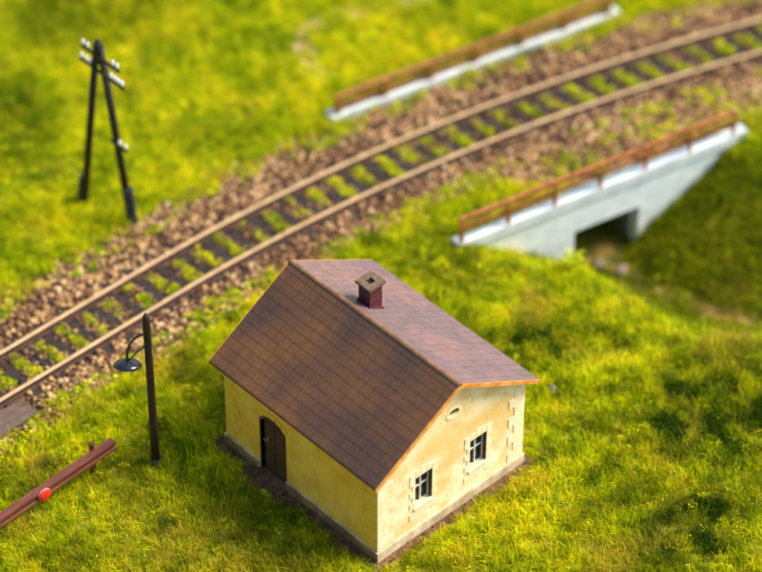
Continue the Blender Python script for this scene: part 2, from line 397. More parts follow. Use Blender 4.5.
# faint dirt path in the far meadow
pth = [(13.5, 16.6), (13.3, 17.3), (13.9, 18.4), (14.9, 19.1), (16.2, 18.9), (17.2, 18.3), (18.6, 17.9), (20.5, 18.2)]
def cr_pt(a, b_, c, d, t): return tuple(.5*((2*b_[i])+(-a[i]+c[i])*t+(2*a[i]-5*b_[i]+4*c[i]-d[i])*t*t+(-a[i]+3*b_[i]-3*c[i]+d[i])*t**3) for i in (0, 1))
pe = [pth[0]]+pth+[pth[-1]]
pth = [cr_pt(pe[i], pe[i+1], pe[i+2], pe[i+3], t/6) for i in range(len(pe)-3) for t in range(6)]+[pth[-1]]
rows = []
for k, (x, y) in enumerate(pth):
    a = Vector(pth[max(k-1, 0)]); c = Vector(pth[min(k+1, len(pth)-1)]); d = (c-a).normalized(); w = .34+.05*math.sin(k*2.1)
    rows.append([(x-d.y*w*u, y+d.x*w*u) for u in (-1, 0, 1)])
sheet('path', rows, 'pathdirt', .03)

# ---------------------------------------------------------------- ballast bed + track
bm = bmesh.new(); rows = []
for k in range(0, 121):
    x = -20+k*.5; p, d, n = track_frame(x)
    rows.append([bm.verts.new(p+n*u+Vector((0, 0, z))) for u, z in ((-2.75, -.09), (-2.1, .035), (-1.3, .08), (0, .07), (1.3, .08), (2.2, .035), (3.1, -.09))])
for a, c in zip(rows[:-1], rows[1:]):
    for k in range(6): bm.faces.new((a[k], a[k+1], c[k+1], c[k]))
o = mesh_obj('ballast_bed', bm, 'ballastbed', smooth=True); o['kind'] = 'structure'

track = thing('railway_track', 'curved single railway track with rusty rails on dark sleepers', 'railway track', (3, 12.68, 0))
T0 = Vector((3, 12.68, 0))
for side in (-1, 1):
    bm = bmesh.new(); prof = [(-.11, .10), (-.11, .125), (-.03, .145), (-.03, .235), (-.062, .25), (-.062, .30), (-.048, .313), (.048, .313), (.062, .30), (.062, .25), (.03, .235), (.03, .145), (.11, .125), (.11, .10)]
    rows = []
    for k in range(0, 241):
        x = -20+k*.25; p, d, n = track_frame(x)
        rows.append([bm.verts.new(p-T0+n*(side*.79+u)+Vector((0, 0, z))) for u, z in prof])
    m_ = len(prof)
    for a, c in zip(rows[:-1], rows[1:]):
        for k in range(m_):
            f = bm.faces.new((a[k], a[(k+1) % m_], c[(k+1) % m_], c[k])); f.material_index = 0 if 4 < k < 8 else 1
    bm.faces.new(rows[0]); bm.faces.new(rows[-1][::-1])
    mesh_obj('rail', bm, ['railtop', 'railside'], track)
bm = bmesh.new(); box(bm, -.16, .16, -1.28, 1.28, -.06, .125, .02)
for yy in (-.79, .79):
    box(bm, -.11, .11, yy-.20, yy-.115, .12, .155, .006, None, 1); box(bm, -.11, .11, yy+.115, yy+.20, .12, .155, .006, None, 1)
sl = mesh_obj('sleeper', bm, ['sleeper', 'railside'], track)
SLX = []
x = -7.2; first = True
while x < 33:
    p, d, n = track_frame(x)
    o = sl if first else sl.copy()
    if not first: COL.objects.link(o); o.parent = track
    first = False
    o.location = p-T0+Vector((0, 0, random.uniform(-.01, .005))); o.rotation_euler = (0, random.uniform(-.015, .015), math.atan2(d.y, d.x)+random.uniform(-.025, .025)); SLX.append(x)
    x += .88

# crossing panel by the near rail, bottom left
cp = thing('level_crossing', 'weathered grey brown plank decking beside the near rail at left edge', 'level crossing', (-5.2, 11.22, 0))
for k in range(3):
    bm = bmesh.new(); box(bm, -2.0, 1.85-.12*k, -.40+.275*k, -.14+.275*k, -.05, .19+.008*(k % 2), .02)
    mesh_obj('plank', bm, 'panel', cp)

# ---------------------------------------------------------------- cottage
W, L, ZE, ZR = 5.6, 6.32, 3.27, 5.14
house = thing('cottage', 'small yellow plastered cottage with brown tiled gable roof on the grass', 'house')
OE, OG, TH = .315, .255, .10
slope = (ZR-ZE)/(W/2+OE)
def zroof(x): return ZR-slope*abs(x-W/2)     # top surface
ZW = zroof(0)-TH*1.17
bm = bmesh.new()
prism(bm, [(0, 0), (W, 0), (W, ZW), (W/2, ZR-TH*1.17), (0, ZW)], 'y', 0, L)
wall = mesh_obj('wall', bm, ['plaster', 'plaster_side'], house)
WIN = [(1.40, 2.04, 1.13, 2.25), (3.50, 4.14, 1.13, 2.25)]
cut = []
for a, b2, z0, z1 in WIN:
    c = bmesh.new(); box(c, a, b2, -.5, .24, z0, z1); cut.append(c)
c = bmesh.new(); prism(c, [(2.82+.20*math.cos(t), 3.86+.125*math.sin(t)) for t in [2*PI*k/24 for k in range(24)]], 'y', -.5, .2); cut.append(c)
c = bmesh.new(); dy0, dy1 = 3.80, 4.80; zs, za = 2.02, 2.32
arc = [((dy0+dy1)/2+(dy1-dy0)/2*math.cos(t), zs+(za-zs)*math.sin(t)) for t in [PI*k/12 for k in range(13)]]
prism(c, [(dy0, -.3)]+[(dy1, -.3)]+arc, 'x', -.5, .2); cut.append(c)
boolean(wall, cut)
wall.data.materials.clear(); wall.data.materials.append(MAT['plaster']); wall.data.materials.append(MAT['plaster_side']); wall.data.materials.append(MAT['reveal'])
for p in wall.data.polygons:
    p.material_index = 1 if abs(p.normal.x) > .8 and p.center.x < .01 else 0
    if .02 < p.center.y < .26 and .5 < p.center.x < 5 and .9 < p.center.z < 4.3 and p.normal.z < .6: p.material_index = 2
# plinth (ring of four walls butted)
bm = bmesh.new(); PH = .36
box(bm, -.07, W+.07, -.07, .0-.002, 0-.1, PH, .012)
box(bm, -.07, W+.07, L+.002, L+.07, -.1, PH, .012)
box(bm, W+.002, W+.07, .0, L, -.1, PH-.003, .012)
box(bm, -.07, -.002, 0, dy0-.06, -.1, PH-.003, .012); box(bm, -.07, -.002, dy1+.06, L, -.1, PH-.003, .012)
pl_ = mesh_obj('plinth', bm, ['plinth', 'plinth_side'], house)
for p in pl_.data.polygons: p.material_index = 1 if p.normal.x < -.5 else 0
# quoins: toothed corner stones on both gable corners and the side corners
def quoins(corner_x, sx, mat):
    bm = bmesh.new(); z = PH+.03; k = 0; h = .35
    top = ZW-.06
    while z < top-.1:
        w = .62 if k % 2 == 0 else .40
        zt = min(z+h-.012, top)
        xa, xb = (corner_x, corner_x+w) if sx > 0 else (corner_x-w, corner_x)
        box(bm, xa, xb, -.022, .01, z, zt, .006); z += h; k += 1
    return mesh_obj('quoins', bm, mat, house)
quoins(-.02, 1, 'quoin'); quoins(W+.02, -1, 'quoin')
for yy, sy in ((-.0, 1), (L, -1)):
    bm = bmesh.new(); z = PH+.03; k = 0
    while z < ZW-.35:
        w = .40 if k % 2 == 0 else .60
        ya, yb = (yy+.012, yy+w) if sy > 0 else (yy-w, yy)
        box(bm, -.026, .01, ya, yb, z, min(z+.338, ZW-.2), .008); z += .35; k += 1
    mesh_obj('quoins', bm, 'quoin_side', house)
# windows on the gable
for a, b2, z0, z1 in WIN:
    w = thing  # placeholder
    bm = bmesh.new()   # window sash: outer frame with a cross of glazing bars
    t = .030; Y0, Y1 = .13, .17
    box(bm, a, a+t, Y0, Y1, z0, z1); box(bm, b2-t, b2, Y0, Y1, z0, z1)
    box(bm, a+t, b2-t, Y0, Y1, z0, z0+t); box(bm, a+t, b2-t, Y0, Y1, z1-t, z1)
    mx_ = (a+b2)/2; box(bm, mx_-.022, mx_+.022, Y0-.01, Y1, z0+t, z1-t)
    zm = z0+(z1-z0)*.56; box(bm, a+t, mx_-.022, Y0-.008, Y1, zm-.021, zm+.021); box(bm, mx_+.022, b2-t, Y0-.008, Y1, zm-.021, zm+.021)
    wf = mesh_obj('window', bm, 'frame_white', house)
    bm = bmesh.new(); box(bm, a+.01, b2-.01, Y1+.01, Y1+.03, z0+.01, z1-.01); mesh_obj('pane', bm, 'glass', wf)
    bm = bmesh.new(); box(bm, a-.06, b2+.06, -.045, .06, z0-.085, z0-.004, .012); mesh_obj('sill', bm, 'cream', wf)
    # stone surround with toothed outer edge and a flared lintel
    bm = bmesh.new(); z = z0-.40; k = 0
    zt_ = z1+.03
    n_ = 7; hh = (zt_-z)/n_
    for k in range(n_):
        ww = .21 if k % 2 == 0 else .11
        za_, zb_ = z+k*hh+.006, z+(k+1)*hh-.006
        if zb_ < z0-.09 or za_ > z0-.02:
            box(bm, a-ww, a-.004, -.018, .01, za_, zb_, .004); box(bm, b2+.004, b2+ww, -.018, .01, za_, zb_, .004)
    mm = (a+b2)/2
    for k in range(5):
        u0 = a-.21+(b2-a+.42)*k/5+.006; u1 = a-.21+(b2-a+.42)*(k+1)/5-.006; lift = .11 if k == 2 else (.05 if k in (1, 3) else 0)
        box(bm, u0, u1, -.022, .01, z1+.04, z1+.24+lift, .006)
    box(bm, a-.004, b2+.004, -.016, .01, z0-.36, z0-.10, .006)
    mesh_obj('surround', bm, 'cream', wf)
# oval vent window
bm = bmesh.new(); NS = 28
ri = [(2.82+.205*math.cos(2*PI*k/NS), 3.86+.130*math.sin(2*PI*k/NS)) for k in range(NS)]
ro = [(2.82+.285*math.cos(2*PI*k/NS), 3.86+.195*math.sin(2*PI*k/NS)) for k in range(NS)]
for k in range(NS):
    k2 = (k+1) % NS
    prism(bm, [ri[k], ri[k2], ro[k2], ro[k]], 'y', -.018, .01)
bmesh.ops.remove_doubles(bm, verts=bm.verts[:], dist=.0005)
# drop coincident inner walls left between the segments
dbl = [f for f in bm.faces if len(f.verts) == 4 and abs(f.normal.y) < .1 and any(all(v in g.verts for v in f.verts) for g in f.verts[0].link_faces if g is not f)]
bmesh.ops.delete(bm, geom=dbl, context='FACES_ONLY')
ov = mesh_obj('oval_window', bm, 'cream', house)
bm = bmesh.new(); prism(bm, [(2.82+.197*math.cos(2*PI*k/NS), 3.86+.122*math.sin(2*PI*k/NS)) for k in range(NS)], 'y', .10, .13); mesh_obj('pane', bm, 'glass', ov)
# door on the eaves side, arched, recessed
bm = bmesh.new()
arc2 = [((dy0+dy1)/2+((dy1-dy0)/2-.012)*math.cos(t), zs+(za-zs-.012)*math.sin(t)) for t in [PI*k/12 for k in range(13)]]
prism(bm, [(dy0+.012, .10), (dy1-.012, .10)]+arc2, 'x', .10, .16)
for yy in (dy0+.09, (dy0+dy1)/2+.045):
    box(bm, .075, .10-.002, yy, yy+.37, .25, .95, .012); box(bm, .075, .10-.002, yy, yy+.37, 1.1, 1.95, .012)
door = mesh_obj('door', bm, 'door', house)
bm = bmesh.new(); tube(bm, [(.10, dy1-.18, 1.28), (.03, dy1-.18, 1.28)], .022, 8); tube(bm, [(.03, dy1-.20, 1.28), (.03, dy1-.06, 1.28)], .02, 8); tube(bm, [(.092, dy1-.18, 1.22), (.082, dy1-.18, 1.42)], .035, 8)
mesh_obj('handle', bm, 'brass', door)
bm = bmesh.new()   # door frame following the arch
def arch(off): return [(dy0-off, .10)]+[((dy0+dy1)/2-((dy1-dy0)/2+off)*math.cos(t), zs+(za-zs+off)*math.sin(t)) for t in [PI*k/14 for k in range(15)]]+[(dy1+off, .10)]
A1, A2 = arch(.0), arch(.045)
for k in range(len(A1)-1): prism(bm, [A1[k], A1[k+1], A2[k+1], A2[k]], 'x', -.02, .12)
bmesh.ops.remove_doubles(bm, verts=bm.verts[:], dist=.0005)
mesh_obj('door_frame', bm, 'door', house)
bm = bmesh.new()   # raised cream arch stones over the door, offset teeth on its right
for k in range(7):
    t0 = PI*(k+.05)/7; t1 = PI*(k+.95)/7
    q_ = lambda t, o_: ((dy0+dy1)/2-((dy1-dy0)/2+o_)*math.cos(t), zs+(za-zs+o_)*math.sin(t))
    if 1 <= k <= 5: prism(bm, [q_(t0, .06), q_(t1, .06), q_(t1, .24), q_(t0, .24)], 'x', -.026, .01)
mesh_obj('arch_stones', bm, 'quoin_side', house)
bm = bmesh.new(); box(bm, -.42, .09, dy0-.12, dy1+.12, -.05, .10, .02); mesh_obj('doorstep', bm, 'earth', house)

# roof: each slope built of overlapping tile courses
roofE = None
bm = bmesh.new(); uvl = bm.loops.layers.uv.new('uv')
run = W/2+OE; sl_len = math.hypot(run, ZR-ZE); NC = 12
YA, YB = -OG, L+OG
for sd in (-1, 1):
    for k in range(NC):
        u0, u1 = k/NC, (k+1)/NC
        pts_ = []
        nrm = Vector((sd*(ZR-ZE), 0, run)).normalized()
        def at_(u, lift): return Vector((W/2+sd*run*u, 0, ZR-(ZR-ZE)*u))+nrm*lift
        a = at_(u0, 0.0); b3 = at_(u1, .004); c3 = at_(u1, 0.0)
        va = [bm.verts.new((a.x, yy, a.z)) for yy in (YA, YB)]; vb = [bm.verts.new((b3.x, yy, b3.z)) for yy in (YA, YB)]; vc = [bm.verts.new((c3.x, yy, c3.z)) for yy in (YA, YB)]
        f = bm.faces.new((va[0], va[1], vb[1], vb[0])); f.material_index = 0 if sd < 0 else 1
        for l in f.loops:
            u = u0 if l.vert in va else u1
            l[uvl].uv = (l.vert.co.y, u*sl_len*(.345*NC/sl_len))
        f2 = bm.faces.new((vb[0], vb[1], vc[1], vc[0])); f2.material_index = f.material_index
        for l in f2.loops: l[uvl].uv = (l.vert.co.y, 0)
# slab below the courses
def under(x, t): return zroof(x)-t
pr = [(-OE, ZE-.002), (W/2, ZR-.002), (W+OE, ZE-.002), (W+OE, ZE-TH), (W/2, ZR-TH*1.15), (-OE, ZE-TH)]
# split slab at the ridge to keep faces convex
bm.normal_update()
bmR = bm
prism(bmR, [pr[0], pr[1], pr[4], pr[5]], 'y', YA+.012, YB-.012, None, 0)
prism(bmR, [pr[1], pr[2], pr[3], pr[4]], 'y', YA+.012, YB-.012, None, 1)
roof = mesh_obj('roof', bmR, ['roof', 'roof_sheen'], house)
for yy0, yy1 in ((YA-.03, YA+.008), (YB-.008, YB+.03)):
    bm = bmesh.new()
    prism(bm, [(-OE-.01, ZE-.01+.0), (W/2, ZR-.005), (W/2, ZR-.15), (-OE-.01, ZE-.155)], 'y', yy0, yy1)
    prism(bm, [(W/2, ZR-.005), (W+OE+.01, ZE-.01), (W+OE+.01, ZE-.155), (W/2, ZR-.15)], 'y', yy0, yy1)
    mesh_obj('barge_board', bm, 'barge', roof)
bm = bmesh.new()
arcp = [(W/2+.085*math.cos(t), ZR-.045+.075*math.sin(t)) for t in [PI*k/8 for k in range(9)]]
k = 0; yy = YA-.03
while yy < YB+.02:
    ye = min(yy+.46, YB+.03); prism(bm, arcp, 'y', yy, ye-.003); yy += .46
mesh_obj('ridge_cap', bm, 'ridge', roof)
# chimney, child of the roof
cx, cy = 3.52, 4.07; zc0, zc1 = 4.45, 5.50
bm = bmesh.new(); hb = .225
box(bm, cx-hb, cx+hb, cy-hb, cy+hb, zc0, zc1, .008)
for k in range(9):     # brick courses as thin raised bands
    z = 4.75+k*.085
    box(bm, cx-hb-.008, cx+hb+.008, cy-hb-.008, cy+hb+.008, z, z+.066, .004)
ch = mesh_obj('chimney', bm, 'chim', roof)
bm = bmesh.new(); ho, hi_ = .305, .10
for sx0, sx1, sy0, sy1 in ((-ho, ho, -ho, -hi_), (-ho, ho, hi_, ho), (-ho, -hi_, -hi_, hi_), (hi_, ho, -hi_, hi_)):
    box(bm, cx+sx0, cx+sx1, cy+sy0, cy+sy1, zc1+.001, zc1+.085)
bmesh.ops.remove_doubles(bm, verts=bm.verts[:], dist=.0005)
mesh_obj('chimney_cap', bm, 'chimcap', ch)
bm = bmesh.new(); box(bm, cx-hi_+.001, cx+hi_-.001, cy-hi_+.001, cy+hi_-.001, zc1+.002, zc1+.012); mesh_obj('flue', bm, 'flue_black', ch)
bm = bmesh.new()
zf = zroof(cx)
box(bm, cx-.27, cx+.27, cy-.27, cy+.27, -.03, .03, .01, Matrix.Translation((0, 0, 0)))
for v in bm.verts: v.co.z = zroof(v.co.x)+.03+v.co.z
mesh_obj('flashing', bm, 'chim', ch)

# ---------------------------------------------------------------- lamp post
lp = thing('street_lamp', 'dark brown lamp post with black dish shade beside the cottage', 'street lamp', (-2.07, 7.05, 0))
bm = bmesh.new(); tube(bm, [(0, 0, .05), (0, 0, 1.5), (.01, 0, 3.5), (0, 0, 5.55), (0, 0, 5.72), (0, 0, 5.86)], [.13, .12, .112, .108, .09, .03], 14)
mesh_obj('post', bm, 'lamppost', lp, True)
bm = bmesh.new(); tube(bm, [(0, 0, -.1), (0, 0, .22)], [.16, .15], 14); tube(bm, [(.10, -.12, .0), (.12, -.14, .34)], .03, 8); mesh_obj('footing', bm, 'base', lp, True)
bm = bmesh.new()
sd_ = Vector((-.90, .43, 0)).normalized(); sc_ = sd_*.60
path_ = []
for k in range(15):
    t = k/14; ang = t*PI*.55
    r_ = .60*math.sin(min(ang, PI/2)) if t < .9 else .60
    path_.append(sd_*(.60*math.sin(t*PI/2))+Vector((0, 0, 5.10+.06*math.sin(t*PI)-.72*(1-math.cos(t*PI/2)))))
path_.append(sc_+Vector((0, 0, 4.25)))
tube(bm, path_, .035, 8)
tube(bm, [sd_*.10+Vector((0, 0, 4.62)), sd_*.30+Vector((0, 0, 4.52)), sd_*.50+Vector((0, 0, 4.30)), sc_+Vector((0, 0, 4.24))], .022, 8)
mesh_obj('arm', bm, 'lampblack', lp, True)
bm = bmesh.new(); lathe(bm, [(.05, .15), (.10, .12), (.24, .085), (.35, .04), (.405, -.01), (.42, -.06), (.40, -.085), (.32, -.05), (.1, -.03)], 32, Matrix.Translation(sc_+Vector((0, 0, 4.13)))@Matrix.Rotation(math.radians(20), 4, Vector((-.68, .73, 0)).cross(Vector((0,0,1))).cross(Vector((0,0,-1))))@Matrix.Scale(.93, 4))
mesh_obj('lamp_shade', bm, 'lampblack', lp, True)
bm = bmesh.new(); bmesh.ops.create_icosphere(bm, subdivisions=2, radius=.09, matrix=Matrix.Translation(sc_+Vector((0, 0, 4.03)))); mesh_obj('bulb', bm, 'bulb', lp, True)

# ---------------------------------------------------------------- level crossing barrier
br = thing('crossing_barrier', 'red brown barrier boom with round red disc at lower left', 'barrier', (-3.57, 7.97, 0))
bm = bmesh.new()
XL, XR = -9.6, -2.92+3.57-.02; XL += 3.57-.0
XL = -6.6
prof = [(-.27, 0), (-.03, 0), (-.03, .31), (-.27, .31), (-.27, .235), (-.21, .22), (-.21, .09), (-.27, .075)]
fs = prism(bm, prof, 'x', XL, XR)
sh = Matrix(((1, 0, 0, 0), (0, 1, 0, 0), (.058, 0, 1, .67), (0, 0, 0, 1)))
for v in bm.verts: v.co = sh @ v.co
boom = mesh_obj('boom', bm, 'beam', br)
bm = bmesh.new(); lathe(bm, [(.17, 0), (.20, .01), (.20, .03), (.13, .055), (.05, .065)], 24, Matrix.Translation((-1.96, -.28, .70))@Matrix.Rotation(PI/2, 4, 'X'))
dsc = mesh_obj('reflector', bm, 'disc', boom, True)
bm = bmesh.new(); lathe(bm, [(.215, -.03), (.22, -.015), (.215, -.001)], 24, Matrix.Translation((-1.96, -.28, .70))@Matrix.Rotation(PI/2, 4, 'X')); mesh_obj('mounting_plate', bm, 'discrim', boom)
for xx in (0, -6.2):
    bm = bmesh.new(); box(bm, xx-.07, xx+.07, -.02, .09, -.15, 1.20, .012); box(bm, xx-.035, xx+.035, -.06, -.022, .88, 1.16); mesh_obj('post', bm, 'beam', br)

# ---------------------------------------------------------------- telegraph pole (A-frame)
PC = Vector((3.90, 16.52, 0)); PD = Vector((.28, -1, 0)).normalized()
tp = thing('telegraph_pole', 'black A-frame telegraph pole with white insulators in the far meadow', 'telegraph pole', PC)
feet = [(-.90, 1.05), (.90, 1.35)]
ap = PD*.12
for (s, zb), sh_ in zip(feet, (-.13, .13)):
    f0 = PD*s; top = ap+PD*sh_*.55+Vector((0, 0, 6.55))
    leg = None
    bm = bmesh.new(); fr = f0+(top-f0)*(.05)
    tube(bm, [f0+(top-f0)*.02, f0+(top-f0)*.5, top], [.13, .12, .105], 12); leg = mesh_obj('leg', bm, 'pole', tp, True)
    bm = bmesh.new(); e = f0+(top-f0)*(zb/6.55); a_ = Vector((0, 0, 0))
    tube(bm, [f0+PD*(.10 if s > 0 else -.12)+Vector((0, 0, -.3)), e+PD*(.10 if s > 0 else -.12)], [.19, .18], 4)
    mesh_obj('footing', bm, 'base', leg)
bm = bmesh.new(); tube(bm, [ap+Vector((0, 0, 6.0)), ap+Vector((0, 0, 6.5)), ap+Vector((0, 0, 6.78))], [.15, .165, .09], 12); mesh_obj('top_block', bm, 'pole', tp, True)
bmi = bmesh.new(); lathe(bmi, [(.02, 0), (.02, .07), (.07, .075), (.075, .13), (.045, .15), (.065, .18), (.06, .25), (.03, .28)], 12)
insul_me = mesh_obj('insulator', bmi, 'insul', None, True)
first_ins = [insul_me]
def insulator(par, p):
    o = first_ins[0] if len(first_ins) == 1 and first_ins[0].parent is None else insul_me.copy()
    if o is not insul_me: COL.objects.link(o)
    o.parent = par; o.location = p; o.scale = (.72, .72, .72)
AD = Vector((0, -1, 0))
def crossarm(c, l, offs, zoff=.07):
    bm = bmesh.new(); box(bm, -.035, .035, -l/2, l/2, -.045, .045, .01)
    for v in bm.verts: v.co += c
    o = mesh_obj('crossarm', bm, 'pole', tp)
    for q_ in offs: insulator(o, c+AD*q_+Vector((0, 0, zoff)))
crossarm(ap+AD*.20+Vector((-.10, 0, 6.28)), 1.75, (-.80, -.58, .60, .80))
crossarm(ap+AD*.22+Vector((-.10, 0, 5.72)), 2.05, (-.94, -.73, -.52, .45, .62, .79, .96))
crossarm(PD*.50+AD*.34+Vector((-.12, 0, 3.15)), .75, (.05, .32), .06)

# ---------------------------------------------------------------- bridge
bridge = thing('railway_bridge', 'white concrete railway bridge with rusty brown railings over a dark stream opening', 'bridge', BA, math.atan2(BD.y, BD.x))
OPL, OPR, OPZ, BED = 4.62, 7.10, -1.30, -3.2
# near face wall: pieces butted around the opening; local x = s, y = n, z
bm = bmesh.new()
y0w, y1w = .06, .55
prism(bm, [(.32, -.20), (.32, -1.3), (1.5, -3.1), (OPL, -3.1), (OPL, -.20)], 'y', y0w, y1w)
prism(bm, [(OPL, -.20), (OPL, OPZ), (OPR, OPZ), (OPR, -.20)], 'y', y0w, y1w)
prism(bm, [(OPR, -.20), (OPR, -3.1), (7.35, -3.1), (11.02, -.42), (11.02, -.20)], 'y', y0w, y1w)
bmesh.ops.remove_doubles(bm, verts=bm.verts[:], dist=.0005)
mesh_obj('face_wall', bm, 'white', bridge)
bm = bmesh.new(); box(bm, .24, 11.10, 0, .36, -.22, .18, .025); box(bm, .20, .42, -.03, .39, -.30, .195, .02); box(bm, 10.98, 11.16, -.03, .39, -.28, .195, .02)
for k in range(1, 5):  # bearing ledge blocks for the posts
    pass
cop = mesh_obj('coping', bm, 'coping', bridge); cop['label'] = 'white coping under the near railing'
bm = bmesh.new(); box(bm, OPL-.5, OPL-.001, y1w+.002, 4.4, BED, -.1); box(bm, OPR+.001, OPR+.5, y1w+.002, 4.4, BED, -.1); box(bm, OPL, OPR, 4.0, 4.4, BED, -1.3)
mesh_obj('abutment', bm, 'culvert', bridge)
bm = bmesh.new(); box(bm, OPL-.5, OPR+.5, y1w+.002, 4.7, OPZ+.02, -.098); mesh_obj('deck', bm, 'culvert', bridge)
def railing(x_a, x_b, y, npost, zb, mat, lab, parent):
    bm = bmesh.new(); box(bm, x_a-.05, x_b+.05, y-.07, y+.07, zb+.79, zb+.94, .012)
    r = mesh_obj('railing', bm, mat, parent); r['label'] = lab
    bm = bmesh.new(); box(bm, x_a-.05, x_b+.05, y-.04, y+.04, zb+.42, zb+.56, .01); mesh_obj('lower_rail', bm, mat, r)
    p0 = None
    for k in range(npost):
        x = x_a+(x_b-x_a)*k/(npost-1)
        if p0 is None:
            bm = bmesh.new(); box(bm, -.075, .075, -.10, -.062, -.012, .93, .008); box(bm, -.06, .06, -.058, .06, .922, .95, .008); p0 = o = mesh_obj('post', bm, mat, r)
        else: o = p0.copy(); COL.objects.link(o); o.parent = r
        o.location = (x, y, zb)
railing(.36, 10.62, .13, 7, .18, 'rust', 'rusty red brown railing on the near side', bridge)
# far parapet: local frame of the bridge, offset
fa = Matrix.Translation(BA)@Matrix.Rotation(math.atan2(BD.y, BD.x), 4, 'Z'); fi = fa.inverted()
pa = fi@Vector((11.95, 15.0, 0)); pb = fi@Vector((22.9, 12.6, 0))
fd = (pb-pa); fl = fd.length; fang = math.atan2(fd.y, fd.x)
FM = Matrix.Translation((pa.x, pa.y, 0))@Matrix.Rotation(fang, 4, 'Z')
bm = bmesh.new(); box(bm, 0, fl, -.08, .36, -.30, .27, .025, FM); fc = mesh_obj('coping', bm, 'coping', bridge); fc['label'] = 'white coping under the far railing'
bm = bmesh.new()
fp = bpy.data.objects.new('railing_mount', None)
bpy.data.objects.remove(fp)
bm = bmesh.new(); box(bm, .25, fl-.3, .06, .24, .74, .92, .012, FM); r = mesh_obj('railing', bm, 'rustback', bridge); r['label'] = 'ochre brown railing on the far side'
bm = bmesh.new(); box(bm, .25, fl-.3, .08, .22, .34, .50, .01, FM); mesh_obj('lower_rail', bm, 'rustback', r)
bm = bmesh.new(); box(bm, -.11, .11, .0, .057, .20, .92, .008); p0 = mesh_obj('post', bm, 'rustback', r)
for k in range(7):
    o = p0 if k == 0 else p0.copy()
    if k: COL.objects.link(o); o.parent = r
    q_ = FM@Vector((.3+(fl-.7)*k/6, 0, 0)); o.location = q_; o.rotation_euler = (0, 0, fang)

# ---------------------------------------------------------------- instanced stuff
def variant(name, V, F, mat):
    me = bpy.data.meshes.new(name); me.from_pydata(V, [], F); me.materials.append(MAT[mat]); me.update()
    return bpy.data.objects.new(name, me)     # not linked to the scene: only instanced
def blades(name, n, rad, hmin, hmax, w, lean, mat, seed):
    r = np.random.default_rng(seed); V = []; F = []
    for k in range(n):
        a = r.uniform(0, 2*PI); d = rad*math.sqrt(r.uniform()); px, py = d*math.cos(a), d*math.sin(a)
        h = r.uniform(hmin, hmax); la = r.uniform(0, 2*PI); le = abs(r.normal(0, lean)); cu = r.normal(0, .6)
        fa_ = la+PI/2+r.uniform(-.8, .8); wx, wy = math.cos(fa_)*w/2, math.sin(fa_)*w/2
        b0 = len(V); z = -.04; x_, y_ = px, py; ns = 3; ang = le*.5
        for s in range(ns+1):
            tw = (1-.75*s/ns); V += [(x_-wx*tw, y_-wy*tw, z), (x_+wx*tw, y_+wy*tw, z)]
            ang += le*.5+cu*.4; sx = math.sin(ang)*h/ns; x_ += sx*math.cos(la); y_ += sx*math.sin(la); z += math.cos(ang)*h/ns
        for s in range(ns): F.append((b0+2*s, b0+2*s+1, b0+2*s+3, b0+2*s+2))
    return variant(name, V, F, mat)
def flock(name, n, rad, h, size, mat, seed):
    r = np.random.default_rng(seed); V = []; F = []
    for k in range(n):
        v = r.normal(size=3); v /= np.linalg.norm(v); v *= r.uniform(.4, 1)**.5
        c = np.array([v[0]*rad, v[1]*rad, abs(v[2])*h]); s = size*r.uniform(.5, 1.3)
        a, b_ = r.normal(size=3), r.normal(size=3); a /= np.linalg.norm(a); b_ -= a*(a@b_); b_ /= np.linalg.norm(b_)
        i = len(V); V += [tuple(c-a*s*.5), tuple(c+b_*s*.32), tuple(c+a*s*.5), tuple(c-b_*s*.32)]; F.append((i, i+1, i+2, i+3))
    return variant(name, V, F, mat)
def rock(name, seed, mat):
    bm = bmesh.new(); bmesh.ops.create_icosphere(bm, subdivisions=1, radius=.5)
    r = np.random.default_rng(seed)
    for v in bm.verts: v.co = Vector((v.co.x*r.uniform(.8, 1.25), v.co.y*r.uniform(.75, 1.15), v.co.z*r.uniform(.6, 1.0)))
    V = [tuple(v.co) for v in bm.verts]; F = [tuple(v.index for v in f.verts) for f in bm.faces]; bm.free()
    return variant(name, V, F, mat)
